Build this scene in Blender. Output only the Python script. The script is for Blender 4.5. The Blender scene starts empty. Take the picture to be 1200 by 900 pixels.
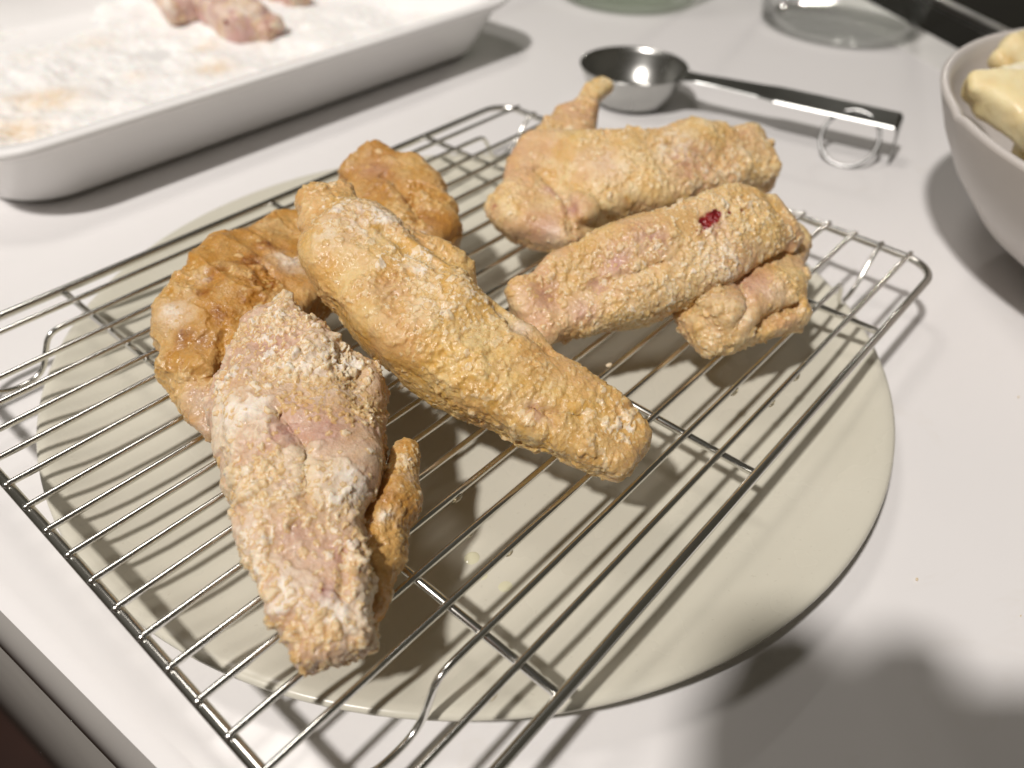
import bpy, bmesh, math, random
import numpy as np
from mathutils import Vector, Matrix

# ------------------------------------------------------------------ units
# u = working unit (8 mm). Counter top at z = -3 u -> 0 m.  The rack lies in z = 0 u.
S = 0.008
F = 941.165
ROT = tuple(math.radians(a) for a in (48.74128, -1.50225, -48.83439))
CU = np.array([-2.47455, -30.06890, 18.34488])
def m(P):
    P = np.asarray(P, float); return (P + np.array([0, 0, 3.0])) * S

scene = bpy.context.scene
col = scene.collection
rng = np.random.default_rng(7)
random.seed(7)

# ------------------------------------------------------------------ camera
cam = bpy.data.cameras.new('camera'); camo = bpy.data.objects.new('camera', cam); col.objects.link(camo)
camo.location = m(CU); camo.rotation_euler = ROT
cam.sensor_width = 36.0; cam.lens = F / 1200 * 36.0
cam.clip_start = 0.004; cam.clip_end = 20.0
cam.dof.use_dof = True; cam.dof.focus_distance = 23.6 * S; cam.dof.aperture_fstop = 10.5
scene.camera = camo

# ------------------------------------------------------------------ light: kitchen at night, warm lamps
world = bpy.data.worlds.new('World'); scene.world = world; world.use_nodes = True
world.node_tree.nodes['Background'].inputs[0].default_value = (1.0, 0.90, 0.68, 1)
world.node_tree.nodes['Background'].inputs[1].default_value = 0.055
def lamp(name, pos, target, size, power, color):
    L = bpy.data.lights.new(name, 'AREA'); L.shape = 'DISK'; L.size = size * S
    L.energy = power; L.color = color
    o = bpy.data.objects.new(name, L); col.objects.link(o)
    o.location = m(pos); d = Vector(m(target) - m(pos)); o.rotation_euler = d.to_track_quat('-Z', 'Y').to_euler()
    return o
lamp('ceiling_lamp', (-230, -20, 362), (15, -14, 0), 28, 121.0, (1.0, 0.945, 0.90))
lamp('hood_lamp', (18, 45, 135), (25, 5, -3), 34, 2.5, (1.0, 0.935, 0.87))
lamp('far_lamp', (205, 41, 79), (35, -8, -2), 4, 1.0, (1.0, 0.94, 0.86))
lamp('far_lamp_second', (206, 33, 74), (35, -8, -2), 4, .6, (1.0, 0.94, 0.86))
vs = scene.view_settings
vs.view_transform = 'Standard'; vs.look = 'None'; vs.exposure = 0.0; vs.gamma = 1.0
vs.use_curve_mapping = False
scene.render.resolution_x = 1024; scene.render.resolution_y = 768

# ------------------------------------------------------------------ pixel -> point helpers
def rotm(e):
    a, b, c = e
    ca, sa, cb, sb, cc, sc = math.cos(a), math.sin(a), math.cos(b), math.sin(b), math.cos(c), math.sin(c)
    Rx = np.array([[1, 0, 0], [0, ca, -sa], [0, sa, ca]]); Ry = np.array([[cb, 0, sb], [0, 1, 0], [-sb, 0, cb]])
    Rz = np.array([[cc, -sc, 0], [sc, cc, 0], [0, 0, 1]])
    return Rz @ Ry @ Rx
RC = rotm(ROT); RIGHT, UP, BACK = RC[:, 0], RC[:, 1], RC[:, 2]
def at(x, y, z):
    d = RC @ np.array([(x - 600) / F, -(y - 450) / F, -1.0]); t = (z - CU[2]) / d[2]; return CU + t * d
def depth(P): return -float((np.asarray(P) - CU) @ BACK)
def pix(V):
    q = (V - CU) @ RC; return np.stack([600 + F * q[:, 0] / -q[:, 2], 450 - F * q[:, 1] / -q[:, 2]], 1), -q[:, 2]

# ------------------------------------------------------------------ object helpers
def empty(name, base, label, cat, group=None):
    o = bpy.data.objects.new(name, None); col.objects.link(o); o.empty_display_size = 0.01
    o.location = m(base); o['label'] = label; o['category'] = cat
    if group: o['group'] = group
    return o
def mesh(name, V, Fc, smooth=True):
    me = bpy.data.meshes.new(name); me.from_pydata(np.asarray(V, float).tolist(), [], [tuple(f) for f in Fc]); me.update()
    if smooth: me.polygons.foreach_set('use_smooth', [True] * len(me.polygons))
    return me
def mk(name, V, Fc, mat, parent=None, label=None, cat=None, group=None, kind=None, smooth=True, origin=None):
    """V in u. The object's origin is its lowest centre (or the given point)."""
    V = np.asarray(V, float)
    if origin is None: origin = np.array([(V[:, 0].min() + V[:, 0].max()) / 2, (V[:, 1].min() + V[:, 1].max()) / 2, V[:, 2].min()])
    o = bpy.data.objects.new(name, mesh(name, (V - origin) * S, Fc, smooth)); col.objects.link(o)
    if mat: o.data.materials.append(mat)
    if parent is not None:
        o.parent = parent
        base = Vector(parent.location)
        if parent.parent is not None: base = base + parent.parent.location
        o.location = Vector(m(origin)) - base
    else: o.location = m(origin)
    if label: o['label'] = label
    if cat: o['category'] = cat
    if group: o['group'] = group
    if kind: o['kind'] = kind
    return o
def tube(P, r, n=10, cap=True):
    P = np.asarray(P, float); N = len(P)
    r = np.full(N, r) if np.isscalar(r) else np.asarray(r)
    T = np.gradient(P, axis=0); T /= np.linalg.norm(T, axis=1)[:, None]
    ref = np.array([0, 0, 1.0]) if abs(T[0][2]) < .9 else np.array([1.0, 0, 0])
    V = []; a = np.cross(T[0], ref); a /= np.linalg.norm(a)
    for i in range(N):
        a = a - T[i] * (a @ T[i]); a /= np.linalg.norm(a); b = np.cross(T[i], a)
        for k in range(n):
            t = 2 * math.pi * k / n; V.append(P[i] + r[i] * (a * math.cos(t) + b * math.sin(t)))
    Fc = [(i * n + k, i * n + (k + 1) % n, (i + 1) * n + (k + 1) % n, (i + 1) * n + k) for i in range(N - 1) for k in range(n)]
    if cap:
        V += [P[0] - T[0] * r[0] * .5, P[-1] + T[-1] * r[-1] * .5]; c0, c1 = len(V) - 2, len(V) - 1
        Fc += [(k, c0, (k + 1) % n) for k in range(n)] + [((N - 1) * n + k, (N - 1) * n + (k + 1) % n, c1) for k in range(n)]
    return np.array(V), Fc
def loop_tube(P, r, n=10):
    P = np.asarray(P, float); N = len(P)
    T = np.roll(P, -1, 0) - np.roll(P, 1, 0); T /= np.linalg.norm(T, axis=1)[:, None]
    V = []
    for i in range(N):
        ref = np.array([0, 0, 1.0]) if abs(T[i][2]) < .95 else np.array([1.0, 0, 0])
        a = np.cross(T[i], ref); a /= np.linalg.norm(a); b = np.cross(T[i], a)
        for k in range(n):
            t = 2 * math.pi * k / n; V.append(P[i] + r * (a * math.cos(t) + b * math.sin(t)))
    Fc = [(i * n + k, i * n + (k + 1) % n, ((i + 1) % N) * n + (k + 1) % n, ((i + 1) % N) * n + k) for i in range(N) for k in range(n)]
    return np.array(V), Fc
def lathe(prof, c, n=96, dz=None):
    """prof: list of (r, z), bottom outside -> ... ; closed at r == 0"""
    V = []; Fc = []; rows = []
    for (r, z) in prof:
        if r < 1e-6:
            V.append((c[0], c[1], z)); rows.append([len(V) - 1])
        else:
            row = []
            for k in range(n):
                t = 2 * math.pi * k / n
                zz = z + (dz(r, z, t) if dz else 0)
                V.append((c[0] + r * math.cos(t), c[1] + r * math.sin(t), zz)); row.append(len(V) - 1)
            rows.append(row)
    for a, b in zip(rows[:-1], rows[1:]):
        for k in range(n):
            k2 = (k + 1) % n
            if len(a) == 1: Fc.append((a[0], b[k2], b[k]))
            elif len(b) == 1: Fc.append((a[k], a[k2], b[0]))
            else: Fc.append((a[k], a[k2], b[k2], b[k]))
    return np.array(V), Fc
def spline(pts, n=8):
    P = np.asarray(pts, float); out = []
    Q = np.vstack([2 * P[0] - P[1], P, 2 * P[-1] - P[-2]])
    for i in range(1, len(Q) - 2):
        for k in range(n):
            t = k / n; p0, p1, p2, p3 = Q[i - 1], Q[i], Q[i + 1], Q[i + 2]
            out.append(.5 * ((2 * p1) + (p2 - p0) * t + (2 * p0 - 5 * p1 + 4 * p2 - p3) * t * t + (3 * p1 - p0 - 3 * p2 + p3) * t ** 3))
    out.append(P[-1]); return np.array(out)

# ------------------------------------------------------------------ noise in numpy
def _hash(i, j, k, s):
    h = (i.astype(np.int64) * 73856093) ^ (j.astype(np.int64) * 19349663) ^ (k.astype(np.int64) * 83492791) ^ (s * 2654435761)
    h = (h ^ (h >> 13)) * 1274126177; h &= 0xffffffff; h = (h ^ (h >> 16)) * 2246822519; h &= 0xffffffff
    return ((h ^ (h >> 13)) & 0xffffff) / float(0xffffff)
def vnoise(P, scale, s=0):
    Q = P / scale; I = np.floor(Q); f = Q - I; f = f * f * f * (f * (f * 6 - 15) + 10); I = I.astype(np.int64)
    r = 0
    for a in (0, 1):
        for b in (0, 1):
            for c in (0, 1):
                w = (f[:, 0] if a else 1 - f[:, 0]) * (f[:, 1] if b else 1 - f[:, 1]) * (f[:, 2] if c else 1 - f[:, 2])
                r = r + w * _hash(I[:, 0] + a, I[:, 1] + b, I[:, 2] + c, s)
    return r * 2 - 1
def fbm(P, scale, octaves=3, s=0):
    r = 0; a = 1; t = 0
    for o in range(octaves):
        r = r + a * vnoise(P + 17.3 * o, scale, s + o); t += a; a *= .5; scale *= .5
    return r / t
def worley(P, scale, s=0):
    Q = P / scale; I = np.floor(Q).astype(np.int64); best = np.full(len(P), 9.0)
    for a in (-1, 0, 1):
        for b in (-1, 0, 1):
            for c in (-1, 0, 1):
                i, j, k = I[:, 0] + a, I[:, 1] + b, I[:, 2] + c
                d = (i + _hash(i, j, k, s) - Q[:, 0]) ** 2 + (j + _hash(i, j, k, s + 5) - Q[:, 1]) ** 2 + (k + _hash(i, j, k, s + 9) - Q[:, 2]) ** 2
                best = np.minimum(best, d)
    return np.sqrt(best)

def cells(P, scale, s=0):
    """nearest-cell random number and distance to the cell border (angular chips)"""
    Q = P / scale; I = np.floor(Q).astype(np.int64); d1 = np.full(len(P), 9.0); d2 = d1.copy(); rid = np.zeros(len(P))
    for a in (-1, 0, 1):
        for b in (-1, 0, 1):
            for c in (-1, 0, 1):
                i, j, k = I[:, 0] + a, I[:, 1] + b, I[:, 2] + c
                d = np.sqrt((i + _hash(i, j, k, s) - Q[:, 0]) ** 2 + (j + _hash(i, j, k, s + 5) - Q[:, 1]) ** 2 + (k + _hash(i, j, k, s + 9) - Q[:, 2]) ** 2)
                nw = d < d1; d2 = np.where(nw, d1, np.minimum(d2, d)); rid = np.where(nw, _hash(i, j, k, s + 13), rid); d1 = np.where(nw, d, d1)
    return rid, d2 - d1

# ------------------------------------------------------------------ material helpers
class NT:
    def __init__(self, name):
        self.mat = bpy.data.materials.new(name); self.mat.use_nodes = True
        self.t = self.mat.node_tree; self.b = self.t.nodes['Principled BSDF']
    def n(self, typ, **kw):
        nd = self.t.nodes.new(typ)
        for k, v in kw.items():
            if isinstance(k, str) and hasattr(nd, k): setattr(nd, k, v)
        return nd
    def link(self, a, b): self.t.links.new(a, b)
    def coord(self): return self.n('ShaderNodeTexCoord').outputs['Object']
    def noise(self, scale, detail=4, rough=.55, vec=None, dist=0.0):
        nd = self.n('ShaderNodeTexNoise'); nd.inputs['Scale'].default_value = scale; nd.inputs['Detail'].default_value = detail
        nd.inputs['Roughness'].default_value = rough; nd.inputs['Distortion'].default_value = dist
        self.link(vec or self.coord(), nd.inputs['Vector']); return nd.outputs['Fac']
    def ramp(self, fac, stops):
        nd = self.n('ShaderNodeValToRGB'); self.link(fac, nd.inputs['Fac']); e = nd.color_ramp.elements
        while len(e) < len(stops): e.new(.5)
        for el, (p, c) in zip(e, stops):
            el.position = p; el.color = c if len(c) == 4 else (*c, 1)
        return nd.outputs['Color']
    def mix(self, fac, a, b):
        nd = self.n('ShaderNodeMix'); nd.data_type = 'RGBA'
        for sock, v in ((nd.inputs[0], fac), (nd.inputs[6], a), (nd.inputs[7], b)):
            if isinstance(v, (int, float)): sock.default_value = v
            elif isinstance(v, tuple): sock.default_value = (*v, 1) if len(v) == 3 else v
            else: self.link(v, sock)
        return nd.outputs[2]
    def math(self, op, a, b=0.0, clamp=False):
        nd = self.n('ShaderNodeMath'); nd.operation = op; nd.use_clamp = clamp
        for sock, v in ((nd.inputs[0], a), (nd.inputs[1], b)):
            if isinstance(v, (int, float)): sock.default_value = v
            else: self.link(v, sock)
        return nd.outputs[0]
    def bump(self, h, strength, dist, prev=None):
        nd = self.n('ShaderNodeBump'); nd.inputs['Strength'].default_value = strength; nd.inputs['Distance'].default_value = dist
        self.link(h, nd.inputs['Height'])
        if prev is not None: self.link(prev, nd.inputs['Normal'])
        return nd.outputs['Normal']
    def set(self, **kw):
        names = dict(color='Base Color', rough='Roughness', metal='Metallic', ior='IOR', trans='Transmission Weight', sss='Subsurface Weight',
                     sssr='Subsurface Radius', ssss='Subsurface Scale', coat='Coat Weight', coatr='Coat Roughness', spec='Specular IOR Level', normal='Normal', alpha='Alpha')
        for k, v in kw.items():
            s = self.b.inputs[names[k]]
            if isinstance(v, (int, float)): s.default_value = v
            elif isinstance(v, tuple): s.default_value = (*v, 1) if (len(v) == 3 and k == 'color') else v
            else: self.link(v, s)
        return self.mat

def mat_counter():
    t = NT('white_laminate')
    c = t.ramp(t.noise(9, 3), [(.3, (.765, .75, .745)), (.7, (.79, .775, .77))])
    sm = t.ramp(t.noise(22, 5, .7, None, 1.2), [(.60, (1, 1, 1)), (.75, (.965, .955, .935))])       # faint wiped smears
    mx = t.n('ShaderNodeMix'); mx.data_type = 'RGBA'; mx.blend_type = 'MULTIPLY'; mx.inputs[0].default_value = 1.0
    t.link(c, mx.inputs[6]); t.link(sm, mx.inputs[7])
    df = t.n('ShaderNodeBsdfDiffuse'); t.link(mx.outputs[2], df.inputs[0])
    gl = t.n('ShaderNodeBsdfGlossy'); t.link(t.ramp(t.noise(30, 4), [(.3, (.14,) * 3), (.75, (.22,) * 3)]), gl.inputs['Roughness'])
    ms = t.n('ShaderNodeMixShader'); ms.inputs[0].default_value = .03; t.link(df.outputs[0], ms.inputs[1]); t.link(gl.outputs[0], ms.inputs[2])
    t.link(ms.outputs[0], t.t.nodes['Material Output'].inputs['Surface']); return t.mat
def mat_edge():  # shade on the counter's front edge, put into the colour as grey
    t = NT('edge_painted_shade'); c = t.ramp(t.noise(14, 3), [(.3, (.27, .255, .24)), (.7, (.31, .295, .275))])
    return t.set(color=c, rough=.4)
def mat_plain(name, c, rough, var=.06, scale=20, **kw):
    t = NT(name); c2 = tuple(min(1, x * (1 + var)) for x in c); c1 = tuple(x * (1 - var) for x in c)
    return t.set(color=t.ramp(t.noise(scale, 4), [(.3, c1), (.7, c2)]), rough=rough, **kw)
def mat_steel(name='steel_wire', c=(.78, .77, .73), lo=.17, hi=.26):
    t = NT(name)
    cc = t.ramp(t.noise(25, 3), [(.3, tuple(x * .92 for x in c)), (.7, tuple(min(1, x * 1.05) for x in c))])
    return t.set(color=cc, metal=1.0, rough=t.ramp(t.noise(18, 3), [(.3, (lo,) * 3), (.7, (hi,) * 3)]))
def mat_plate():
    t = NT('cream_glaze')
    c = t.ramp(t.noise(16, 4), [(.3, (.585, .562, .472)), (.7, (.625, .602, .512))])
    sp = t.ramp(t.noise(900, 2, .5), [(.27, (.35, .30, .2, 1)), (.31, (1, 1, 1, 1))])
    mx = t.n('ShaderNodeMix'); mx.data_type = 'RGBA'; mx.blend_type = 'MULTIPLY'; mx.inputs[0].default_value = .12
    t.link(c, mx.inputs[6]); t.link(sp, mx.inputs[7])
    return t.set(color=mx.outputs[2], rough=t.ramp(t.noise(40, 3), [(.3, (.2,) * 3), (.7, (.32,) * 3)]), spec=.35, normal=t.bump(t.noise(90, 3), .03, .001))
def mat_glass(name, c, rough=.0):
    t = NT(name); return t.set(color=c, rough=rough, trans=1.0, ior=1.46)
def mat_clear(name, c):
    """clear glass wall: see-through, with Fresnel reflections"""
    t = NT(name); tr_ = t.n('ShaderNodeBsdfTransparent'); tr_.inputs[0].default_value = (*c, 1)
    gl = t.n('ShaderNodeBsdfGlossy'); gl.inputs['Roughness'].default_value = .04; lw = t.n('ShaderNodeLayerWeight'); lw.inputs[0].default_value = .12
    nz = t.bump(t.noise(40, 2), .08, .002); t.link(nz, gl.inputs['Normal'])
    mx = t.n('ShaderNodeMixShader'); t.link(t.math('MULTIPLY', lw.outputs['Fresnel'], .55), mx.inputs[0]); t.link(tr_.outputs[0], mx.inputs[1]); t.link(gl.outputs[0], mx.inputs[2])
    t.link(mx.outputs[0], t.t.nodes['Material Output'].inputs['Surface']); return t.mat
def mat_crust(name, cream=(.71, .535, .275), gold=(.66, .42, .14), flesh=(.62, .375, .225), fl=0.0, glint=1.0):
    t = NT(name)
    g = t.n('ShaderNodeAttribute'); g.attribute_name = 'zones'; sep = t.n('ShaderNodeSeparateColor'); t.link(g.outputs['Color'], sep.inputs[0])
    g2 = t.n('ShaderNodeAttribute'); g2.attribute_name = 'marks'; sep2 = t.n('ShaderNodeSeparateColor'); t.link(g2.outputs['Color'], sep2.inputs[0])
    thick = g2.outputs['Alpha']; co = t.coord()
    n0 = t.noise(45, 4, .55, co, .5); n1 = t.noise(110, 5, .6, co, .5); n2 = t.noise(340, 5, .65, co); n3 = t.noise(950, 3, .6, co); n4 = t.noise(200, 5, .7, co, .7)
    bl01 = lambda n, a, b, hi=1.0: t.ramp(n, [(a, (0,) * 3), (b, (hi,) * 3)])
    base = t.mix(bl01(n1, .42, .58), cream, gold)
    base = t.mix(t.math('MULTIPLY', bl01(n0, .44, .60), .75), base, flesh)
    thin = t.math('MULTIPLY', t.math('SUBTRACT', .55, thick, True), 1.3, True)
    base = t.mix(thin, base, flesh)
    base = t.mix(t.math('MULTIPLY', bl01(t.math('ADD', t.math('MULTIPLY', thick, .6), t.math('MULTIPLY', n2, .4)), .52, .78), .6), base, (.82, .67, .39))
    base = t.mix(t.math('MULTIPLY', bl01(n4, .60, .74), .4), base, (.50, .25, .06))
    pk = t.math('MULTIPLY', sep.outputs['Blue'], t.ramp(n4, [(.28, (.35,) * 3), (.6, (1.1,) * 3)]), True)
    base = t.mix(pk, base, t.mix(bl01(n1, .4, .65), (.53, .30, .24), (.40, .19, .16)))
    br = t.math('MULTIPLY', sep.outputs['Red'], t.ramp(n2, [(.3, (.45,) * 3), (.62, (1.25,) * 3)]), True)
    base = t.mix(br, base, t.mix(bl01(n4, .38, .58), (.47, .21, .03), (.24, .075, .008)))
    fm = t.math('MULTIPLY', t.math('ADD', sep.outputs['Green'], fl), t.ramp(t.math('ADD', t.math('MULTIPLY', n2, .45), t.math('MULTIPLY', thick, .4)), [(.36, (0,) * 3), (.56, (1.3,) * 3)]), True)
    base = t.mix(fm, base, (.82, .745, .645))
    cr = sep2.outputs['Green']
    crc = t.ramp(cr, [(.0, (.54, .31, .08)), (.35, (.66, .45, .20)), (.7, (.76, .62, .41)), (1, (.83, .77, .68))])
    base = t.mix(t.math('MULTIPLY', t.math('GREATER_THAN', cr, .02), .75), base, crc)
    base = t.mix(t.math('MULTIPLY', sep2.outputs['Blue'], .85), base, (.60, .49, .40))
    bm = t.ramp(t.math('ADD', sep2.outputs['Red'], t.math('MULTIPLY', t.math('SUBTRACT', n2, .5), .35)), [(.26, (0,) * 3), (.50, (1,) * 3)])
    base = t.mix(bm, base, t.mix(bl01(n2, .4, .6), (.14, .006, .010), (.28, .022, .020)))
    wet = t.math('MULTIPLY', t.math('SUBTRACT', 1.0, fm, True), bl01(n3, .48, .54), True)        # beads of oil in the crust
    rough = t.mix(bm, t.mix(fm, t.ramp(n2, [(.35, (.36,) * 3), (.65, (.58,) * 3)]), (.9,) * 3), (.14,) * 3)
    rough = t.mix(sep2.outputs['Blue'], rough, (.2,) * 3)
    n5 = t.noise(1700, 2, .5, co); nrm = t.bump(n3, .6, .0006, t.bump(n2, .28, .0010))
    t.link(t.bump(n5, .4, .0004, t.bump(n3, .5, .0006)), t.b.inputs['Coat Normal'])
    t.link(t.math('MULTIPLY', wet, glint), t.b.inputs['Coat Weight']); t.b.inputs['Coat Roughness'].default_value = .2
    t.b.subsurface_method = 'RANDOM_WALK'
    return t.set(color=base, rough=rough, normal=nrm, sss=.3, sssr=(1.0, .5, .25), ssss=.0025, spec=.32)
def mat_flour():
    t = NT('flour')
    n = t.noise(38, 5, .6); n2 = t.noise(240, 5, .65)
    g = t.n('ShaderNodeAttribute'); g.attribute_name = 'zones'; sep = t.n('ShaderNodeSeparateColor'); t.link(g.outputs['Color'], sep.inputs[0])
    c = t.ramp(n2, [(.3, (.84, .825, .80)), (.6, (.89, .88, .865))])
    tn = t.math('MULTIPLY', sep.outputs['Red'], t.ramp(n2, [(.35, (.3,) * 3), (.6, (1,) * 3)]), True)
    c = t.mix(tn, c, (.76, .58, .38))
    c = t.mix(t.math('MULTIPLY', t.ramp(n, [(.56, (0,) * 3), (.7, (1,) * 3)]), .25), c, (.68, .60, .50))
    return t.set(color=c, rough=.9, normal=t.bump(n2, .3, .0015), sss=.15, ssss=.004)

COUNTER = mat_counter(); EDGE = mat_edge(); STEEL = mat_steel(); PLATE = mat_plate()
SPOON = mat_steel('spoon_steel', (.52, .52, .50), .24, .32)
TRAYM = mat_plain('white_tray_glaze', (.87, .86, .85), .2, .02, spec=.2)
BOWLM = mat_plain('greige_bowl_glaze', (.56, .525, .495), .36, .03)
FLOUR = mat_flour()
CRUST = mat_crust('pale_gold_crust')
CRUSTF = mat_crust('floury_crust', (.66, .50, .34), (.61, .41, .21), (.57, .355, .25), .22)
CRUSTB = mat_crust('browned_crust', (.60, .37, .13), (.53, .27, .05), (.48, .235, .055))
CRUSTG = mat_crust('golden_crust', (.70, .505, .215), (.65, .39, .09), (.62, .36, .15))
RAWM = mat_crust('raw_floured_skin', (.68, .52, .46), (.62, .40, .35), (.58, .33, .30), .3)
def mat_wedge():
    t = NT('pale_fried_wedge'); g = t.n('ShaderNodeAttribute'); g.attribute_name = 'zones'; sp_ = t.n('ShaderNodeSeparateColor'); t.link(g.outputs['Color'], sp_.inputs[0])
    n = t.noise(55, 4); n2 = t.noise(300, 4)
    c = t.ramp(n, [(.35, (.80, .71, .45)), (.65, (.78, .65, .35))])
    c = t.mix(t.math('MULTIPLY', sp_.outputs['Red'], t.ramp(n2, [(.3, (.5,) * 3), (.6, (1.2,) * 3)]), True), c, (.62, .38, .10))
    c = t.mix(t.math('MULTIPLY', sp_.outputs['Green'], .8), c, (.78, .76, .70))
    return t.set(color=c, rough=.38, normal=t.bump(n2, .25, .0008), sss=.3, sssr=(1, .7, .4), ssss=.004)
FRYM = mat_wedge()

# ------------------------------------------------------------------ setting: counter, its front edge, cabinet, floor
EO = np.array([-1.62, -13.0]); ED = np.array([-.082, 1.0]); ED /= np.linalg.norm(ED); EN = np.array([ED[1], -ED[0]])
def strip(prof, a0, a1, n=2, closed=False):
    """prof: (offset along EN, z) swept along the counter's front edge"""
    V = []; Fc = []; m_ = len(prof)
    for a in np.linspace(a0, a1, n):
        for (o, z) in prof:
            p = EO + ED * a + EN * o; V.append((p[0], p[1], z))
    for i in range(n - 1):
        for k in range(m_ - 1): Fc.append((i * m_ + k, i * m_ + k + 1, (i + 1) * m_ + k + 1, (i + 1) * m_ + k))
    return np.array(V), Fc
arc = [(.55 - 1.05 * math.sin(t), -4.05 + 1.05 * math.cos(t)) for t in np.linspace(0, math.radians(36), 8)]
V, Fc = strip([(170, -6), (170, -3)] + arc, -90, 170)
mk('countertop', V, Fc, COUNTER, kind='structure', origin=np.array([0, 0, -3.0]), label='white laminate kitchen counter top')
e0 = arc[-1]
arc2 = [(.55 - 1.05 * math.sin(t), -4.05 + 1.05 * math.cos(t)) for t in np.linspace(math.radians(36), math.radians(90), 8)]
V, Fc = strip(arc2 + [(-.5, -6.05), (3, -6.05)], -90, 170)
mk('counter_edge', V, Fc, EDGE, kind='structure', label='rounded front edge of the counter, its shade painted in grey')
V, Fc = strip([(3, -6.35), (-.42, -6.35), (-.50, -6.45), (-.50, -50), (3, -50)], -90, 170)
mk('cabinet_front', V, Fc, mat_plain('cabinet_painted_shade', (.25, .235, .215), .5), kind='structure', label='cabinet front under the counter, coloured dark grey for shade')  # dark grey colour stands in for a shadow over the cabinet front
V, Fc = strip([(6, -50), (6, -112)], -90, 170)
mk('cabinet_plinth', V, Fc, mat_plain('dark_plinth', (.03, .02, .016), .6), kind='structure')
V, Fc = strip([(30, -112), (-220, -112)], -150, 200)
mk('floor', V, Fc, mat_plain('dark_brown_floor', (.035, .014, .009), .5, .3, 6), kind='structure')

# ------------------------------------------------------------------ plate
PC = (16.45, -12.25)
prof = [(0, -2.82), (7, -2.82), (7.3, -2.98), (8.2, -2.98), (8.5, -2.78), (12.5, -2.45), (15.0, -2.12), (15.9, -1.92), (16.12, -1.84), (16.22, -1.74), (16.20, -1.64), (16.08, -1.58),
        (15.85, -1.60), (15.5, -1.68), (14.9, -1.86), (14.0, -2.02), (12.5, -2.14), (9, -2.2), (4, -2.22), (0, -2.22)]
V, Fc = lathe(prof, PC, 160)
mk('dinner_plate', V, Fc, PLATE, label='large round cream glazed plate under the wire rack', cat='plate')
gm = NT('grease_film').set(color=(.66, .64, .46), rough=.05, coat=.6)
for (x, y, r, lab) in [(592, 690, .42, 'largest pale round grease drip on the cream plate'), (553, 655, .30, 'medium pale grease drip on the plate, bigger than the smallest'), (566, 676, .22, 'smallest pale grease drip on the plate between the two others')]:
    p = at(x, y, -2.19)
    V, Fc = lathe([(0, -2.218), (r, -2.214), (r * .9, -2.18), (r * .5, -2.15), (0, -2.14)], p, 28)
    V[:, 0] = p[0] + (V[:, 0] - p[0]) * 1.15
    mk('grease_spot', V, Fc, gm, label=lab, cat='grease spot', group='grease drips on the plate')

# ------------------------------------------------------------------ wire rack
LR, WR, PITCH = 31.7, 25.0, 1.25
rack = empty('cooling_rack', (LR / 2, -WR / 2, -1.7), 'stainless steel wire cooling rack holding the fried chicken on the plate', 'cooling rack')
def corner(cx, cy, r, a0, a1, n=9):
    return [(cx + r * math.cos(math.radians(a)), cy + r * math.sin(math.radians(a)), -.1) for a in np.linspace(a0, a1, n)]
rr = 1.35
P = corner(LR - rr, -rr, rr, 90, 0) + [(LR, -6, -.1), (LR, -12, -.1), (LR, -18, -.1)] + corner(LR - rr, -WR + rr, rr, 0, -90) + [(20, -WR, -.1), (10, -WR, -.1)] + \
    corner(rr, -WR + rr, rr, 270, 180) + [(0, -18, -.1), (0, -12, -.1), (0, -6, -.1)] + corner(rr, -rr, rr, 180, 90) + [(10, 0, -.1), (20, 0, -.1)]
V, Fc = loop_tube(P, .165, 14); mk('frame', V, Fc, STEEL, rack)
for x in (5.88, 15.72, 25.62):
    V, Fc = tube([(x, -.05, -.16), (x, -8, -.16), (x, -16, -.16), (x, -WR + .05, -.16)], .135, 12); mk('cross_bar', V, Fc, STEEL, rack)
WRAD = .105
wm = None
for i in range(1, 20):
    y = -i * PITCH
    if i in (2, 18):
        pts = [(-.03, y, .08), (.25, y, .07), (.9, y, -.35), (1.5, y, -1.0), (2.1, y, -1.42), (2.75, y, -1.52), (3.25, y, -1.42), (3.6, y, -1.1), (3.85, y, -.6), (4.1, y, -.15), (4.45, y, .05), (5.2, y, .08)]
        far = [(LR - q[0], y, q[2]) for q in pts[::-1]]
        pp = np.vstack([spline(pts, 5), [(9, y, .08), (15, y, .08), (22, y, .08)], spline(far, 5)])
        V, Fc = tube(pp, WRAD, 12); mk('leg_wire', V, Fc, STEEL, rack)
    elif wm is None:
        V, Fc = tube([(-.10, y, .08), (.02, y, .085), (8, y, .08), (16, y, .08), (24, y, .08), (LR - .02, y, .085), (LR + .10, y, .08)], WRAD, 12)
        wm = mk('wire', V, Fc, STEEL, rack)
    else:
        o = wm.copy(); col.objects.link(o); o.location = wm.location + Vector((0, -(i - 1) * PITCH * S, 0))
# oil drops hanging under the wires
oil = mat_glass('clear_oil', (.95, .88, .68))
def drop(x, wi, r, lab, n=14):
    y = -wi * PITCH
    prof = [(0, -WRAD - r * 1.5), (r * .45, -WRAD - r * 1.38), (r * .8, -WRAD - r * 1.0), (r * .95, -WRAD - r * .5), (r * .9, -WRAD * .3), (r * .5, WRAD * .5), (0, WRAD * .6)]
    V, Fc = lathe([(a, b + .08) for a, b in prof], (x, y), n); V[:, 0] = x + (V[:, 0] - x) * 1.5
    mk('oil_drop', V, Fc, oil, label=lab, cat='oil drop', group='oil drops on the rack wires')
DL = {19: 'clear oil drop under the rack wire next to the bare long rail', 18: 'clear oil drop under the bent leg wire second from the bare long rail', 17: 'clear oil drop under the third rack wire in from the bare long rail',
      16: 'clear oil drop under the fourth rack wire in from the bare long rail', 15: 'clear oil drop under the fifth rack wire in from the bare long rail'}
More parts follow.
